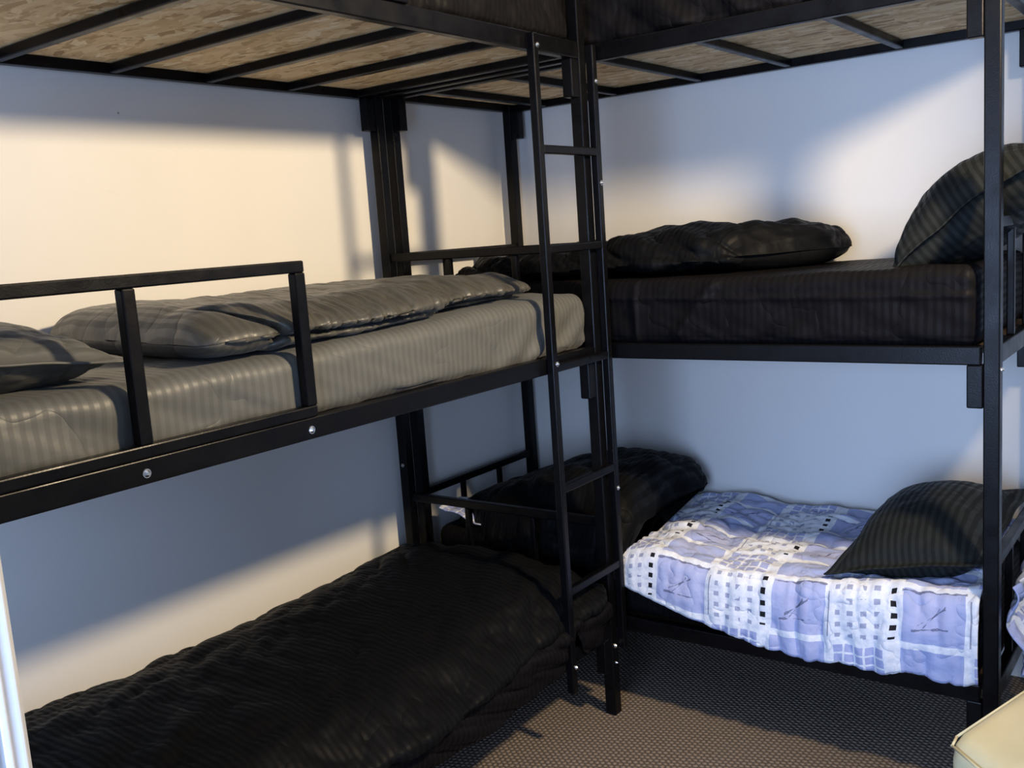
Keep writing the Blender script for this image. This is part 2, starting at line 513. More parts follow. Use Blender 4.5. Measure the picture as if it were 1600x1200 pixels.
bm_box(bm, (WX0, YF - 0.15, 0), (WX1, YF, WZ0)); bm_box(bm, (WX0, YF - 0.15, WZ1), (WX1, YF, ZC))
struct(mesh_obj('wall_front', bm, 'pale_grey_wall_paint'), 'pale grey painted wall with a window')
bm = bmesh.new()
for lo, hi in (((WX0, WZ0), (WX1, WZ0 + 0.05)), ((WX0, WZ1 - 0.05), (WX1, WZ1)), ((WX0, WZ0), (WX0 + 0.05, WZ1)), ((WX1 - 0.05, WZ0), (WX1, WZ1)), ((2.08, WZ0), (2.12, WZ1))):
    bm_box(bm, (lo[0], YF - 0.10, lo[1]), (hi[0], YF - 0.04, hi[1]), 0.004)
win = struct(mesh_obj('window_1', bm, 'white_gloss_paint'), 'white framed window')
box('pane', (WX0 + 0.05, YF - 0.075, WZ0 + 0.05), (2.08, YF - 0.069, WZ1 - 0.05), 'window_glass', win, 0)
box('pane', (2.12, YF - 0.075, WZ0 + 0.05), (WX1 - 0.05, YF - 0.069, WZ1 - 0.05), 'window_glass', win, 0)

# white door standing open at the near end of the left bunk
def build_door():
    p = Vector((1.302, -2.972, 0.0))
    d = Vector((-0.50, -0.866, 0)).normalized()      # leaf runs away to the left, out of view
    ang = math.atan2(d.y, d.x)
    T = Matrix.Translation(p) @ Matrix.Rotation(ang, 4, 'Z')
    # local: x along the leaf, +y towards the camera side, z up
    def piece(name, lo, hi, parent, bev=0.004):
        bm = bmesh.new(); bm_box(bm, lo, hi, bev)
        o = mesh_obj(name, bm, 'door_paint', parent)
        return o
    leaf = piece('door_1', (0, -0.04, 0.01), (0.76, 0.0, 2.03), None)
    leaf.matrix_world = T
    struct(leaf, 'white painted door standing open beside the lowest grey bunk')
    for z0, z1 in ((0.08, 1.95),):
        fr = bmesh.new()
        for i0, i1, th in ((0.016, 0.026, 0.010), (0.036, 0.050, 0.016)):
            for lo, hi in (((i0, z0 + i0), (0.76 - i0, z0 + i1)), ((i0, z1 - i1), (0.76 - i0, z1 - i0)), ((i0, z0 + i0), (i1, z1 - i0)), ((0.76 - i1, z0 + i0), (0.76 - i0, z1 - i0))):
                bm_box(fr, (lo[0], 0.0, lo[1]), (hi[0], th, hi[1]), 0.003)
        mesh_obj('moulding', fr, 'door_paint', leaf)
    return leaf
build_door()

# ------------------------------------------------------------------ bunk beds
def tubes(bm, segs, bevel=0.003):
    for lo, hi in segs: bm_box(bm, lo, hi, bevel)

ST = 0.115   # length of the corner stubs under each frame

def build_left_bunk():
    t = thing('bunk_bed', 'tall black steel bunk bed along the wall carrying the grey bedding, with the ladder', 'bunk bed', (BX / 2, (BY0 + BY1) / 2, 0))
    off = t.location.copy()
    B = lambda n, lo, hi, mat='black_painted_steel', par=t, bev=0.0035: box(n, lo, hi, mat, par, bev, off if par is t else (0, 0, 0))
    px = ((0.02, 0.06), (BX - PW, BX)); py = ((BY0, BY0 + PW), (BY1 - PW, BY1))
    for x in px:
        for y in py:
            po = B('post', (x[0], y[0], 0), (x[1], y[1], PTOP))
            if x is px[1] and y is py[1]:
                bolt(po, (BX, BY1 - 0.02, 0.245), (1, 0, 0), off=off)
                bolt(po, (BX, BY1 - 0.02, 0.185), (1, 0, 0), 0.004, off=off)
                bolt(po, (BX - 0.02, BY1 - PW, 2.09), (0, -1, 0), 0.004, off=off)
            if x is px[0] and y is py[1]:
                bolt(po, (0.04, BY1 - PW, 0.80), (0, -1, 0), 0.006, off=off)
    for zb, zt in ((Z_LB, Z_LT), (Z_MB, Z_MT), (Z_UB, Z_UT)):
        B('side_rail', (BX - 0.03, BY0 + PW + 0.003, zb), (BX, BY1 - PW - 0.003, zt))
        B('side_rail', (0.0, BY0 + PW + 0.003, zb), (0.03, BY1 - 0.003, zt))
        B('end_rail', (0.061, BY1 - 0.034, zb), (BX - PW - 0.001, BY1 - 0.004, zt))
        B('end_rail', (0.061, BY0 + 0.004, zb), (BX - PW - 0.001, BY0 + 0.034, zt))
        for x in (0.021, BX - PW + 0.002):
            B('corner_bracket', (x, BY1 - 2 * PW - 0.004, zb - ST), (x + 0.036, BY1 - PW - 0.001, zb))
            B('corner_bracket', (x, BY0 + PW + 0.001, zb - ST), (x + 0.036, BY0 + 2 * PW + 0.004, zb))
    ys = [-0.93 - 0.3215 * k for k in range(7)]
    for y in ys:
        if BY0 + 0.08 < y < BY1 - 0.07:
            B('slat', (0.031, y - 0.013, Z_UB + 0.002), (BX - 0.031, y + 0.013, Z_UB + 0.027))
    for zt in (Z_LB, Z_MB, Z_UB):
        B('base_board', (0.032, BY0 + 0.045, zt + 0.029), (BX - 0.032, BY1 - 0.045, zt + 0.041), 'strand_board' if zt == Z_UB else 'dark_wood', t, 0)
    # foot and head panels: top bar and two uprights
    for y, zs in ((BY1 - 0.019, (0.69, 1.60)), (BY0 + 0.019, (0.69, 1.60))):
        for zt, zr in zip(zs, (Z_LT, Z_MT)):
            B('end_bar', (0.06, y - 0.0125, zt - 0.03), (BX - PW, y + 0.0125, zt))
            for fx in (1 / 3, 2 / 3):
                x = 0.04 + fx * (BX - 0.06)
                B('spindle', (x - 0.011, y - 0.010, zr), (x + 0.011, y + 0.010, zt - 0.03))
    # safety rail on the middle and the top bunk
    for zb, zt in ((Z_MT, 1.613), (Z_UT, 2.55)):
        y1 = -2.075 if zb == Z_MT else -1.655
        gx0, gx1 = BX - 0.020, BX + 0.006
        B('guard_bar', (gx0, -2.925, zt - 0.026), (gx1, y1, zt))
        B('guard_bar', (gx0, -2.925, zb + 0.001), (gx1, y1, zb + 0.026))
        for y in ((-2.91, -2.505, y1 - 0.014) if zb == Z_MT else (-2.91, -2.3, y1 - 0.014)):
            gp = B('guard_post', (gx0 + 0.001, y - 0.014, zb - 0.0 + 0.026), (gx1 + 0.001, y + 0.014, zt - 0.026))
            if zb == Z_MT: bolt(gp, (BX, y - 0.006, zb - 0.028), (1, 0, 0), off=off)
    # ladder on the outer side rail
    lx0, lx1 = BX + 0.001, BX + 0.027
    for y, z0, z1, bz in ((-1.150, 0.205, 2.200, (2.165, 1.248, 0.29)), (-0.832, 0.235, 2.200, (2.09, 1.78, 0.79))):
        r = B('ladder_rail', (lx0, y - 0.0125, z0), (lx1, y + 0.0125, z1))
        for z in bz: bolt(r, (lx1, y + (0.006 if y < -1 else 0.0), z), (1, 0, 0), 0.0065, off=off)
    for z in (1.876, 1.587, 1.235, 0.862, 0.533):
        B('rung', (lx0 + 0.002, -1.138, z - 0.0125), (lx1 - 0.001, -0.844, z + 0.0125))
    return t
build_left_bunk()

def build_right_bunk():
    t = thing('bunk_bed', 'black steel bunk bed against the back wall with the black and the patterned bedding', 'bunk bed', (RX / 2, RY / 2, 0))
    off = t.location.copy()
    B = lambda n, lo, hi, mat='black_painted_steel', par=t, bev=0.0035: box(n, lo, hi, mat, par, bev, off)
    px = ((0.02, 0.06), (RX - PW, RX)); py = ((RY, RY + PW), (-0.06, -0.02))
    for x in px:
        for y in py:
            po = B('post', (x[0], y[0], 0), (x[1], y[1], PTOP))
            if x is px[1] and y is py[0]:
                for z, r_ in ((0.262, 0.0055), (1.205, 0.0055)):
                    bolt(po, (RX, RY + 0.02, z), (1, 0, 0), r_, off=off)
    for zb, zt in ((Z_LB, Z_LT), (Z_MB, Z_MT), (Z_UB, Z_UT)):
        B('side_rail', (0.062, RY, zb), (RX - PW - 0.006, RY + 0.03, zt))
        B('side_rail', (0.02, -0.03, zb), (RX - PW - 0.004, 0.0, zt))
        for x in (0.024, RX - 0.034):
            B('end_rail', (x, RY + PW + 0.001, zb), (x + 0.03, -0.061, zt))
        for y in (RY + 0.002, -0.058):
            B('corner_bracket', (0.061, y, zb - ST), (0.061 + 0.04, y + 0.036, zb))
            B('corner_bracket', (RX - PW - 0.041, y, zb - ST), (RX - PW - 0.001, y + 0.036, zb))
    for x in (1.65, 1.268, 0.925, 0.56, 0.22):
        B('slat', (x - 0.013, RY + 0.031, Z_UB + 0.002), (x + 0.013, -0.031, Z_UB + 0.027))
    for zt in (Z_LB, Z_MB, Z_UB):
        B('base_board', (0.06, RY + 0.032, zt + 0.029), (RX - 0.045, -0.032, zt + 0.041), 'strand_board' if zt == Z_UB else 'dark_wood', t, 0)
    for x in (0.04, RX - 0.02):
        for zt, zr in ((0.685, Z_LT), (1.60, Z_MT)):
            B('end_bar', (x - 0.0125, RY + PW, zt - 0.03), (x + 0.0125, -0.06, zt))
            for f in (1 / 3, 2 / 3):
                y = RY + 0.02 + f * (-RY - 0.06)
                B('spindle', (x - 0.010, y - 0.010, zr), (x + 0.010, y + 0.010, zt - 0.03))
    return t
build_right_bunk()

# ------------------------------------------------------------------ mattresses with their sheets
def mattress(name, label, lo, hi, mat, axis, amp=0.006, r=0.045, sag=0.0, seed=0.0, hem=0.0, extra=None, seg=None, freq=(3, 9)):
    lo_, hi_ = np.array(lo), np.array(hi)
    def disp(W, N):
        P = W.copy()
        s = np.array([seed, seed * 1.7, seed * 0.6])
        top = np.clip(N[:, 2], 0, 1)
        side = 1 - np.abs(N[:, 2])
        # tension wrinkles on the sides run up the face, on the top they wander
        along = W[:, [axis]]; zz = W[:, [2]]; ac = W[:, [1 - axis]]
        q = np.concatenate([along * freq[1] + zz * 16, zz * 3.0, ac * 3], 1) + s
        w1 = fbm(q, 2)
        q2 = np.concatenate([along * freq[0], ac * freq[0] * 1.6, zz * 4], 1) + s + 31
        w2 = fbm(q2, 3)
        hgt = (W[:, 2] - lo_[2]) / (hi_[2] - lo_[2])
        onside = smooth(0.05, 0.4, 1 - hgt)
        flat = np.linalg.norm(N, axis=1) < 0.5     # flat areas have no rounding normal
        nz = N.copy()
        f = np.abs((W - (lo_ + hi_) / 2) / ((hi_ - lo_) / 2))
        k = f.argmax(1)
        nn = np.zeros_like(N); nn[np.arange(len(k)), k] = np.sign((W - (lo_ + hi_) / 2)[np.arange(len(k)), k])
        nz[flat] = nn[flat]
        a = amp * (0.55 * w1 * (0.25 + onside) + 0.9 * w2)
        a = np.where(nz[:, 2] < -0.5, 0, a)
        P += nz * a[:, None]
        if sag:
            u = (W[:, axis] - lo_[axis]) / (hi_[axis] - lo_[axis])
            P[:, 2] += -sag * np.sin(np.pi * np.clip(u, 0, 1)) * hgt
        if hem:   # lower edge of the sheet hangs unevenly
            q3 = np.concatenate([along * 4.0, zz * 0, ac * 2], 1) + s + 5
            low = smooth(0.5, 0.0, hgt)
            P[:, 2] += hem * fbm(q3, 3) * low * (np.abs(nz[:, 2]) < 0.9)
        if extra: P = extra(P, W, hgt)
        P[:, 2] = np.maximum(P[:, 2], lo_[2])
        return P
    o = soft_box(name, lo, hi, mat, seg or ((150, 60, 20) if axis == 0 else (60, 150, 20)), r, disp, axis)
    return tag(o, label, 'mattress')

BD = 0.042   # top of the base board above the rail's lower edge
def lm_extra(P, W, h):
    # head half lies a little lower; the foot corner is pulled out of square
    P[:, 2] -= 0.030 * smooth(-1.2, -2.2, W[:, 1]) * h
    # sheet bunches at the rail
    e = smooth(0.30, 0.0, h) * smooth(0.6, 0.9, W[:, 0])
    P[:, 0] += e * (0.004 + 0.008 * perlin(np.stack([W[:, 1] * 5, W[:, 2] * 3, W[:, 0] * 0], 1)))
    # diagonal pulls near the foot corner
    d = (W[:, 1] + 1.0) * 1.0 + (1.44 - W[:, 2]) * 1.3
    m = smooth(-1.5, -1.15, W[:, 1]) * smooth(0.80, 0.9, W[:, 0])
    P[:, 0] += m * 0.009 * np.sin(d * 38 + 2 * perlin(np.stack([W[:, 1] * 6, W[:, 2] * 6, W[:, 0] * 0], 1))) * (1 - h)
    return P
mattress('mattress', 'mattress in a shiny grey striped fitted sheet behind the safety rail', (0.065, BY0 + 0.05, Z_MB + BD), (0.897, BY1 - 0.020, 1.440), 'grey_stripe_satin', 1, 0.006, 0.045, 0.0, 3.0, 0.012, lm_extra)

def rm_extra(P, W, h):
    d = (W[:, 0] - 1.2) + (1.48 - W[:, 2]) * 1.1
    m = smooth(-0.70, -0.78, W[:, 1])
    P[:, 1] -= m * 0.011 * np.exp(-((W[:, 0] - 1.16 - (W[:, 2] - 1.27) * 0.75) / 0.022) ** 2) * smooth(0.02, 0.2, h)
    P[:, 1] -= m * 0.008 * np.exp(-((W[:, 0] - 1.03) / 0.011) ** 2)
    P[:, 1] -= m * 0.006 * np.exp(-((W[:, 2] - 1.405 + 0.02 * (W[:, 0] - 1.3)) / 0.009) ** 2)
    P[:, 1] += m * 0.014 * np.exp(-((W[:, 0] - 1.45 - (W[:, 2] - 1.27) * 1.3) / 0.04) ** 2) * (1 - h)
    P[:, 2] += 0.012 * smooth(1.3, 2.0, W[:, 0]) * h
    return P
mattress('mattress', 'mattress in a black striped sheet on the middle bunk against the back wall', (0.075, RY + 0.012, Z_MB + BD), (RX - 0.052, -0.034, 1.466), 'black_stripe_satin', 0, 0.005, 0.04, 0.0, 9.0, 0.0, rm_extra, (300, 50, 36))

mattress('mattress', 'black mattress edge showing under the patchwork print sheet', (0.075, RY + 0.030, Z_LB + BD), (RX - 0.052, -0.034, 0.540), 'black_stripe_satin', 0, 0.003, 0.05, 0.02, 4.0)

def drape(name, mat, s0, s1, top_path, n, m, wr, thick=0.004, parent=None, axis=0):
    """sheet laid over an edge: top_path(s, t) -> (across, z, unrolled distance)"""
    S, T = np.meshgrid(np.linspace(s0, s1, n), np.linspace(0, 1, m), indexing='ij')
    ac, z, v = top_path(S, T)
    P = np.stack([S, ac, z], -1) if axis == 0 else np.stack([ac, S, z], -1)
    dU = np.gradient(P, axis=0); dT = np.gradient(P, axis=1)
    N = np.cross(dU, dT); N /= np.maximum(np.linalg.norm(N, axis=2, keepdims=True), 1e-9)
    if N[n // 2, 2, 2] < 0: N = -N
    P = P + N * wr(P, S, T)[..., None]
    UV = np.stack([S, v], -1)
    o = grid_mesh(name, P, np.ascontiguousarray(UV), mat, parent)
    sm = o.modifiers.new('thickness', 'SOLIDIFY'); sm.thickness = thick; sm.offset = 0
    return o

def rl_path(S, T):
    hem = np.interp(S, [0.08, 0.9, 1.0, 1.16, 1.44, 1.64, 1.83, 2.06], [0.46, 0.455, 0.43, 0.385, 0.325, 0.318, 0.33, 0.335])
    hem = hem + 0.006 * np.sin(S * 31) * smooth(1.4, 1.6, S)
    zt = 0.556 + 0.022 * smooth(1.5, 2.04, S) - 0.02 * np.sin(np.pi * np.clip((S - 0.08) / 1.96, 0, 1)) + 0.03 * smooth(0.9, 1.05, S) * smooth(1.25, 1.05, S)
    zt = zt + 0.04 * smooth(0.28, 0.12, S) * smooth(0.6, 0.85, T)
    y0, y1, r = -0.02, -0.800, 0.05
    l1 = (y0 - y1) - r; l2 = r * np.pi / 2; l3 = np.maximum(zt - r - hem, 0.005)
    d = T * (l1 + smooth(0.72, 0.95, S) * (l2 + l3))
    ang = np.clip((d - l1) / r, 0, np.pi / 2)
    flat = np.minimum(d, l1); down = np.clip(d - l1 - l2, 0, None)
    ac = y0 - flat - r * np.sin(ang)
    z = zt - r * (1 - np.cos(ang)) - down
    bulge = np.clip(down / 0.2, 0, 1)
    ac = ac - 0.010 * np.sin(np.pi * bulge) - 0.012 * bulge
    return ac, z, y0 - d
def rl_wr2(P, S, T):
    Q = P.reshape(-1, 3)
    front = smooth(-0.72, -0.80, P[..., 1])
    q1 = np.stack([S.ravel() * 5 + Q[:, 1] * 3, Q[:, 1] * 9 - S.ravel() * 1.5, Q[:, 2] * 0], 1)
    q2 = np.stack([S.ravel() * 13, Q[:, 2] * 2.5, Q[:, 1] * 0 + 3], 1)
    top = (0.014 * ridge(q1, 2) + 0.006 * ridge(Q * np.array([9, 15, 3.0]), 1)).reshape(S.shape) + 0.004
    fr = (0.012 * ridge(q2, 2)).reshape(S.shape) * (0.35 + 0.8 * smooth(1.1, 1.6, S))
    return top * (1 - front) + fr * front + 0.006
sheet = tag(drape('bed_sheet', 'patchwork_print_cotton', 0.085, RX - 0.048, rl_path, 240, 120, rl_wr2), 'blue and white patchwork print sheet spread on the lowest bunk', 'sheet')
# a corner of it hangs over the end of the bunk
def rl_end(S, T):
    x = RX + 0.016 + 0.02 * np.sin(T * 9 + S * 8) + 0.03 * T
    z = 0.60 - T * (0.26 + 0.05 * np.sin(S * 13))
    return x, z, 0.6 + T * 0.3
drape('hanging_corner', 'patchwork_print_cotton', -0.72, -0.30, rl_end, 50, 30, lambda P, S, T: 0.012 * ridge(np.stack([S.ravel() * 16, T.ravel() * 2, T.ravel() * 0], 1), 1).reshape(S.shape), 0.004, sheet, 1)

def ll_extra(P, W, h):
    m = smooth(0.6, 0.88, W[:, 0])
    P[:, 0] += m * 0.016 * ridge(np.stack([W[:, 1] * 6 + W[:, 2] * 6, W[:, 2] * 2, W[:, 0] * 0], 1), 1) * (1 - h)
    P[:, 2] += m * 0.05 * perlin(np.stack([W[:, 1] * 2.2, W[:, 2] * 0, W[:, 0] * 0 + 4], 1)) * (1 - h)
    return P
llm = mattress('mattress', 'mattress in a creased black sheet showing beneath the lowest spread black duvet', (0.065, BY0 + 0.05, Z_LB + BD), (0.905, BY1 - 0.046, 0.435), 'black_stripe_satin', 1, 0.009, 0.05, 0.02, 14.0, 0.0, ll_extra)
def ll_path(S, T):
    hem = 0.285 + 0.012 * np.sin(S * 5) + 0.10 * smooth(-1.18, -1.11, S) * smooth(-1.05, -1.11, S) + 0.04 * smooth(-0.98, -0.90, S)
    x = 0.90 + 0.040 * smooth(0, 0.35, T) - 0.010 * smooth(0.6, 1, T)
    z = 0.430 - T * (0.430 - hem)
    return x, z, T * 0.2
def ll_wrs(P, S, T):
    q = np.stack([S.ravel() * 4.2 + P[..., 2].ravel() * 11, P[..., 2].ravel() * 3, T.ravel() * 0], 1)
    return 0.013 * (ridge(q, 2).reshape(S.shape) + 0.5) * smooth(0, 0.3, T)
drape('hanging_sheet', 'black_stripe_satin', -2.90, BY1 - 0.05, ll_path, 220, 36, ll_wrs, 0.003, llm, 1)
mattress('mattress', 'black sheeted mattress on the top bunk above the ladder', (0.065, BY0 + 0.05, Z_UB + BD), (0.900, BY1 - 0.046, 2.40), 'black_stripe_satin', 1, 0.013, 0.045, 0.0, 21.0, 0.0, None, (60, 260, 20), (4, 26))
mattress('mattress', 'black sheeted mattress on the top bunk against the back wall', (0.075, RY + 0.035, Z_UB + BD), (RX - 0.052, -0.034, 2.40), 'black_stripe_satin', 0, 0.020, 0.045, 0.0, 27.0, 0.0, None, (200, 60, 24), (5, 13))

# ------------------------------------------------------------------ duvets
def duvet(name, label, mat, length, frame, prof, n=170, m=110, wr=None, cat='duvet', ends=(0.06, 0.06), uvflip=False):
    """swept bulky cloth: prof(u, th) -> (a, h) cross-section in metres (a across, h up), u 0..1 along LENGTH;
    frame(u, a, h) -> world points. ENDS: how far (m) each end rounds off."""
    u = np.linspace(0, 1, n)
    u = 0.5 - 0.5 * np.cos(np.pi * u) if True else u
    u = 0.35 * u + 0.65 * np.linspace(0, 1, n)
    th = np.linspace(0, 2 * np.pi, m, endpoint=False)
    U, TH = np.meshgrid(u, th, indexing='ij')
    a, h = prof(U, TH)
    # rounding of the ends
    e0 = np.clip(U * length / ends[0], 0, 1); e1 = np.clip((1 - U) * length / ends[1], 0, 1)
    e = np.sqrt(np.clip(1 - (1 - e0) ** 2, 0, 1)) * np.sqrt(np.clip(1 - (1 - e1) ** 2, 0, 1))
    e = np.maximum(e, 0.02)
    hm = h.mean(axis=1, keepdims=True)
    h = hm * 0.8 + (h - hm * 0.8) * e
    am = a.mean(axis=1, keepdims=True)
    a = am + (a - am) * (0.90 + 0.10 * e)
    P = frame(U, a, h)
    if wr is not None:
        # outward direction from finite differences
        dU = np.gradient(P, axis=0); dT = np.roll(P, -1, 1) - np.roll(P, 1, 1)
        N = np.cross(dU, dT); N /= np.maximum(np.linalg.norm(N, axis=2, keepdims=True), 1e-9)
        cen = P.mean(axis=1, keepdims=True)
        sgn = np.sign(((P - cen) * N).sum(2).mean()) or 1
        w = wr(P.reshape(-1, 3), U.ravel(), TH.ravel()).reshape(n, m, 1)
        P = P + N * sgn * w
    arc = np.concatenate([np.zeros((n, 1)), np.cumsum(np.linalg.norm(np.diff(P, axis=1), axis=2), 1)], 1)
    UV = np.stack([U * length, arc], 2)
    if uvflip: UV = UV[..., ::-1]
    o = grid_mesh(name, P, np.ascontiguousarray(UV), mat, None, True, True)
    return tag(o, label, cat)

def sup(th, p):
    c, s = np.cos(th), np.sin(th)
    return np.sign(c) * np.abs(c) ** (2 / p), np.sign(s) * np.abs(s) ** (2 / p)

# grey duvet folded lengthwise on the middle bunk
def lm_prof(U, TH):
    c, s = sup(TH, 3.4)
    W = 0.432 - 0.075 * smooth(0.35, 1.0, U) + 0.008 * np.sin(U * 17)
    H = np.interp(U, [0, 0.08, 0.25, 0.6, 0.85, 1], [0.112, 0.120, 0.112, 0.098, 0.086, 0.076])
    a = c * W
    h = np.where(s > 0, 0.42 * H + s * 0.58 * H, 0.42 * H + s * 0.42 * H)
    # rounded shoulder on the open side
    h = h - 0.016 * smooth(0.6, 1.0, a / W) * (s > 0)
    front = smooth(0.5, 0.75, c)
    # from a curl near the head end the folded layers separate: upper one hangs over a thinner lower one
    op = smooth(0.115, 0.16, U)
    g = np.exp(-((h - (0.34 - 0.10 * U) * H) / 0.0065) ** 2)
    a = a - g * 0.06 * front * op
    a = a - 0.022 * smooth(0.36, 0.1, h / H) * front * op
    # the curl itself: a hooked crease rising from the fold
    hook = np.exp(-(((U - 0.105) - 0.055 * np.sin((h / H) * 4.2)) / 0.0085) ** 2)
    a = a - hook * 0.045 * front * smooth(0.05, 0.25, h / H)
    return a, h
def lm_frame(U, a, h):
    y = -2.265 + U * 1.265 - 0.06 * (a / 0.43) * (1 - U)
    x = 0.470 + a - 0.02 * U
    z = 1.412 + 0.026 * smooth(0.3, 0.8, U) + h
    return np.stack([x, y, z], -1)
def lm_wr(P, U, TH):
    fr = smooth(0.2, 0.75, np.cos(TH))
    gath = ridge(np.stack([P[:, 1] * 26 + 3 * P[:, 0], P[:, 0] * 5, P[:, 2] * 7], 1), 2)      # gathers running back from the fold
    soft = fbm(P * np.array([4, 6, 5.0]) + 3, 3)
    low = smooth(-0.25, 0.15, np.sin(TH))
    w = 0.010 * soft + (0.003 + 0.0042 * fr) * gath * smooth(0.13, 0.25, U) * (0.25 + 0.75 * low)
    return w * np.where(np.sin(TH) < -0.6, 0, 1)
lmd = duvet('duvet', 'shiny grey duvet folded lengthwise on the middle bunk mattress', 'grey_duvet_satin', 1.265, lm_frame, lm_prof, 300, 190, lm_wr, ends=(0.085, 0.09))

# black duvet folded on the middle bunk at the back wall
def rm_prof(U, TH):
    c, s = sup(TH, 2.5)
    W = 0.33 - 0.05 * U
    H = np.interp(U, [0, 0.1, 0.35, 0.6, 0.75, 0.93, 1], [0.080, 0.095, 0.115, 0.152, 0.156, 0.152, 0.135])
    a = c * W
    h = np.where(s > 0, 0.38 * H + s * 0.62 * H, 0.38 * H + s * 0.38 * H)
    a = a + 0.02 * np.exp(-((h - 0.25 * H) / 0.012) ** 2) * (c < -0.5) * -1 - 0.0
    return a, h
def rm_frame(U, a, h):
    x = 0.22 + U * 1.28 - 0.22 * smooth(0.7, 1.0, U) * smooth(0.1, -0.3, a)
    y = -0.40 + a + 0.07 * U
    z = 1.470 + h
    return np.stack([x, y, z], -1)
def rm_wr(P, U, TH):
    d = P[:, 0] * 0.8 + P[:, 2] * 1.2
    q = np.stack([d * 8, P[:, 1] * 4, P[:, 2] * 4], 1)
    return (0.016 * ridge(q, 2) + 0.009 * fbm(P * 9 + 4, 3)) * np.where(np.sin(TH) < -0.6, 0, 1)
duvet('duvet', 'crumpled black duvet folded on the black middle bunk mattress', 'black_duvet_satin', 1.28, rm_frame, rm_prof, 220, 130, rm_wr, ends=(0.06, 0.06))

# bulky black duvet rolled on the patterned sheet beside the posts
def rl_prof(U, TH):
    c, s = sup(TH, 2.3)
    H = np.interp(U, [0, 0.1, 0.3, 0.5, 0.65, 0.8, 0.95, 1], [0.07, 0.10, 0.16, 0.215, 0.235, 0.235, 0.225, 0.19])
    W = 0.375
    a = c * W
    h = np.where(s > 0, 0.42 * H + s * 0.58 * H, 0.42 * H + s * 0.42 * H)
    return a, h
def rl_frame(U, a, h):
    x = 0.115 + U * 0.80 + 0.02 * smooth(0.5, 1, U) * smooth(0.0, -0.33, a)
    y = -0.43 + a * (1.0 + 0.06 * smooth(0, 1, U)) + 0.05 * smooth(0.25, 0.0, U) * smooth(0.1, -0.3, a)
    z = 0.540 + h - 0.12 * smooth(-0.24, -0.375, a)
    return np.stack([x, y, z], -1)
def rl_wr(P, U, TH):
    return (0.016 * ridge(P * np.array([7, 5, 7.0]) + 2, 2)) * np.where(np.sin(TH) < -0.6, 0, 1)
duvet('duvet', 'bulky rolled black duvet lying on the patchwork print sheet', 'black_duvet_satin', 0.95, rl_frame, rl_prof, 130, 110, rl_wr, ends=(0.06, 0.12))

# black duvet spread over the lowest left bunk, falling over the front edge
def ll_prof(U, TH):
    c, s = sup(TH, 3.2)
    W = 0.455
    a = c * W
    H = 0.066 + 0.012 * np.sin(U * 9)
    h = np.where(s > 0, 0.3 * H + s * 0.7 * H, 0.3 * H + s * 0.3 * H)
    crown = 0.035 * (1 - (a / W) ** 2)
    h = h + crown * (s > 0) * np.abs(s)
    # front edge bends down over the mattress
    f = smooth(0.30, 0.47, a)
    h = h - 0.065 * f
    return a, h
def ll_frame(U, a, h):
    y = -2.93 + U * 2.02
    x = 0.505 + a + 0.03 * smooth(0.3, 0.5, a) * np.sin(U * 12 + 1)
    z = 0.440 + h + 0.02 * smooth(0.75, 1.0, U)
    return np.stack([x, y, z], -1)
def ll_wr(P, U, TH):
    d = P[:, 1] * 0.75 + P[:, 0] * 1.0
    e = P[:, 1] * -0.7 + P[:, 0] * 0.6
    q = np.stack([d * 5.5, e * 2.0, P[:, 2] * 4], 1)
    return (0.012 * ridge(q, 2) + 0.005 * ridge(P * 9 + 4, 1)) * np.where(np.sin(TH) < -0.6, 0, 1)
duvet('duvet', 'black striped duvet spread over the lowest bunk in front of the door', 'black_duvet_satin', 2.02, ll_frame, ll_prof, 260, 150, ll_wr, ends=(0.12, 0.12))

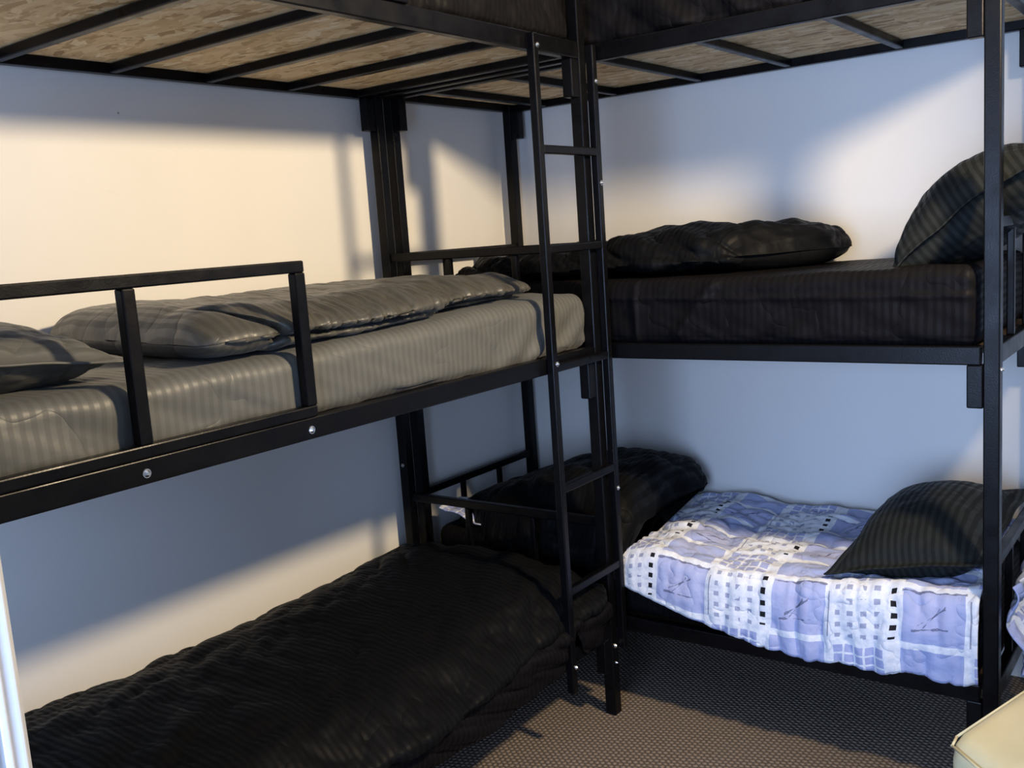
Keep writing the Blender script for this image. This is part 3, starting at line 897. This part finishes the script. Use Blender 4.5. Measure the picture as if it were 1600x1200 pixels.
# ------------------------------------------------------------------ pillows
def pillow(label, mat, size, thick, M, seed=0.0, flange=0.03, wr=0.008, n=90, power=2.4, bend=0.0):
    """stuffed pillow in a bordered case; local x, y in the plane, z thickness; M places it"""
    u = np.linspace(-1, 1, n); U, V = np.meshgrid(u, u, indexing='ij')
    fx, fy = 1 - 2 * flange / size[0], 1 - 2 * flange / size[1]
    prof = (np.clip(1 - np.abs(U / fx) ** power, 0, 1) * np.clip(1 - np.abs(V / fy) ** power, 0, 1)) ** 0.55
    # edges pull in between the corners
    X = U * size[0] / 2 * (1 - 0.06 * (1 - V ** 2) * np.abs(U) ** 3)
    Y = V * size[1] / 2 * (1 - 0.06 * (1 - U ** 2) * np.abs(V) ** 3)
    rows = []
    for sgn in (1, -1):
        Z = sgn * (prof * thick / 2 + 0.002)
        P = np.stack([X, Y, Z], -1).reshape(-1, 3)
        # creases radiate from the seams
        w = wr * ridge(P * np.array([8, 8, 5.0]) + seed, 2) + 0.5 * wr * ridge(P * 17 + seed, 1)
        edge = (1 - prof).ravel() ** 2
        P[:, 2] += w * sgn * (0.35 + 0.5 * edge) * (prof.ravel() > 0) + 0.010 * edge * perlin(P * np.array([7, 7, 0.0]) + seed)
        P[:, 2] -= bend * (P[:, 0] / (size[0] / 2)) ** 2      # sags over what it leans on
        rows.append(P.reshape(n, n, 3))
    top, bot = rows
    verts = np.concatenate([top.reshape(-1, 3), bot.reshape(-1, 3)])
    faces = []
    nn = n * n
    for i in range(n - 1):
        for j in range(n - 1):
            a = i * n + j
            faces.append((a, a + n, a + n + 1, a + 1)); faces.append((nn + a, nn + a + 1, nn + a + n + 1, nn + a + n))
    ring = [i * n for i in range(n)] + [(n - 1) * n + j for j in range(1, n)] + [i * n + n - 1 for i in range(n - 2, -1, -1)] + [j for j in range(n - 2, 0, -1)]
    for a, b_ in zip(ring, ring[1:] + ring[:1]): faces.append((a, b_, nn + b_, nn + a))
    UV = np.concatenate([np.stack([X, Y], -1).reshape(-1, 2)] * 2)
    me = bpy.data.meshes.new('pillow')
    me.from_pydata(verts.tolist(), [], faces)
    uvl = me.uv_layers.new(name='UVMap')
    idx = np.empty(len(me.loops), dtype=np.int64); me.loops.foreach_get('vertex_index', idx)
    uvl.data.foreach_set('uv', UV[idx].astype(np.float32).ravel())
    bm = bmesh.new(); bm.from_mesh(me); bmesh.ops.recalc_face_normals(bm, faces=bm.faces); bm.to_mesh(me); bm.free()
    me.materials.append(MATS[mat]); me.shade_smooth()
    o = bpy.data.objects.new('pillow', me); o.matrix_world = M
    link(o)
    return tag(o, label, 'pillow')

def place(loc, rx=0, ry=0, rz=0):
    return Matrix.Translation(loc) @ Euler((math.radians(rx), math.radians(ry), math.radians(rz)), 'XYZ').to_matrix().to_4x4()

pillow('grey striped pillow at the head of the middle bunk, behind the safety rail', 'grey_stripe_satin', (0.66, 0.46), 0.15, place((0.52, -2.68, 1.478), -6, 2, 3), 2.0, 0.03, 0.014)
pillow('charcoal striped pillow leaning on the end of the black middle bunk', 'charcoal_stripe_satin', (0.58, 0.64), 0.26, place((1.972, -0.41, 1.628), 0, -36, 2), 5.0, 0.03, 0.012, 90, 2.0, 0.055)
pillow('charcoal striped pillow lying on the patchwork print sheet', 'charcoal_stripe_satin', (0.46, 0.68), 0.25, place((1.838, -0.435, 0.645), 4, -11, -1), 7.0, 0.035, 0.008, 90, 2.0)

# ------------------------------------------------------------------ cream armchair in the foreground
def build_armchair():
    t = thing('armchair', 'cream leather armchair in front of the patterned bunk', 'armchair', (2.68, -1.404, 0))
    t.rotation_euler = (0, 0, math.radians(-17))
    def cushion(name, lo, hi, r, mat='cream_leather', puff=0.01, shear=0.0):
        lo, hi = np.array(lo, float), np.array(hi, float)
        V, F = sub_cube(16, 16, 12)
        c, h = (lo + hi) / 2, (hi - lo) / 2
        P = V * h; inner = np.clip(P, -(h - r), h - r); d = P - inner
        ln = np.linalg.norm(d, axis=1)[:, None]; mx = np.abs(d).max(1)[:, None]
        P = np.where(ln > 1e-6, inner + d / np.maximum(ln, 1e-6) * mx, P)
        f = P / h
        P[:, 2] += puff * np.clip(1 - f[:, 0] ** 2, 0, 1) * np.clip(1 - f[:, 1] ** 2, 0, 1) * (f[:, 2] > 0.5)
        if shear: P[:, 1] -= shear * (-P[:, 0] * np.sign(c[0]) + h[0]) * np.clip(0.5 - f[:, 1], 0, 1)
        me = bpy.data.meshes.new(name); me.from_pydata((P + c).tolist(), [], F)
        me.materials.append(MATS[mat]); me.shade_smooth()
        return link(bpy.data.objects.new(name, me), t)
    cushion('arm', (-0.45, -0.36, 0.06), (-0.27, 0.42, 0.60), 0.035, shear=0.53)
    cushion('arm', (0.27, -0.36, 0.06), (0.45, 0.42, 0.60), 0.035, shear=0.53)
    cushion('seat_base', (-0.275, -0.34, 0.06), (0.275, 0.40, 0.30), 0.03)
    cushion('seat_cushion', (-0.265, -0.37, 0.30), (0.265, 0.28, 0.44), 0.04, puff=0.02)
    cushion('backrest', (-0.275, 0.22, 0.30), (0.275, 0.43, 0.66), 0.06)
    for x in (-0.40, 0.40):
        for y in (-0.30, 0.36):
            bm = bmesh.new()
            bmesh.ops.create_cone(bm, cap_ends=True, segments=16, radius1=0.018, radius2=0.028, depth=0.06, matrix=Matrix.Translation((x, y, 0.03)))
            mesh_obj('leg', bm, 'dark_wood', t)
    # piped seam round the outer top edge of each arm
    for sx in (-1, 1):
        pts = [(0.446 * sx, 0.40, 0.588), (0.446 * sx, -0.33, 0.588), (0.436 * sx, -0.365, 0.586), (0.300 * sx, -0.440, 0.586)]
        bm = bmesh.new()
        for a_, b_ in zip(pts, pts[1:]):
            a_, b_ = Vector(a_), Vector(b_); dd = b_ - a_
            Mx = Matrix.Translation((a_ + b_) / 2) @ dd.to_track_quat('Z', 'Y').to_matrix().to_4x4()
            bmesh.ops.create_cone(bm, cap_ends=True, segments=8, radius1=0.0028, radius2=0.0028, depth=dd.length + 0.004, matrix=Mx)
        mesh_obj('piping', bm, 'cream_leather', t, True)
    return t
build_armchair()

# ------------------------------------------------------------------ reflector lamp on a ceiling stem (outside the frame): the warm light of the room
def build_lamp():
    p = Vector(LAMP_POS); d = (Vector(LAMP_AIM) - p).normalized()
    t = thing('ceiling_spotlight', 'black reflector spotlight on a short ceiling stem', 'lamp', (p.x, p.y, ZC))
    off = Vector((p.x, p.y, ZC))
    q = d.to_track_quat('Z', 'Y').to_matrix().to_4x4()
    M = Matrix.Translation(p - off) @ q            # local z: the beam
    n = 28
    prof = [(0.020, -0.17), (0.045, -0.165), (0.075, -0.10), (0.100, 0.0), (0.094, 0.0), (0.069, -0.098), (0.040, -0.155)]
    bm = bmesh.new(); rings = []
    for r, z in prof:
        rings.append([bm.verts.new(M @ Vector((r * math.cos(2 * math.pi * k / n), r * math.sin(2 * math.pi * k / n), z))) for k in range(n)])
    for A, B_ in zip(rings, rings[1:]):
        for k in range(n): bm.faces.new((A[k], A[(k + 1) % n], B_[(k + 1) % n], B_[k]))
    bm.faces.new(rings[0]); bm.faces.new(rings[-1][::-1])
    bmesh.ops.recalc_face_normals(bm, faces=bm.faces)
    mesh_obj('lamp_shade', bm, 'dark_cord', t, True)
    bm = bmesh.new(); bmesh.ops.create_uvsphere(bm, u_segments=20, v_segments=12, radius=0.04, matrix=M @ Matrix.Translation((0, 0, -0.09)))
    mesh_obj('bulb', bm, 'lamp_bulb_glow', t, True)
    back = (M @ Vector((0, 0, -0.168)))
    L = -back.z
    bm = bmesh.new(); bmesh.ops.create_cone(bm, cap_ends=True, segments=12, radius1=0.009, radius2=0.009, depth=L, matrix=Matrix.Translation((back.x, back.y, -L / 2)))
    mesh_obj('stem', bm, 'dark_cord', t)
    bm = bmesh.new(); bmesh.ops.create_cone(bm, cap_ends=True, segments=24, radius1=0.05, radius2=0.055, depth=0.03, matrix=Matrix.Translation((back.x, back.y, -0.015)))
    mesh_obj('ceiling_plate', bm, 'dark_cord', t)
    ld = bpy.data.lights.new('spotlight_beam', 'SPOT')
    ld.energy = LAMP_POWER; ld.color = (1.0, 0.79, 0.51)
    ld.spot_size = math.radians(138); ld.spot_blend = 1.0; ld.shadow_soft_size = 0.085
    lo = bpy.data.objects.new('spotlight_beam', ld)
    lo.location = (p + d * 0.03) - off
    lo.rotation_euler = d.to_track_quat('-Z', 'Y').to_euler()
    link(lo, t)
build_lamp()
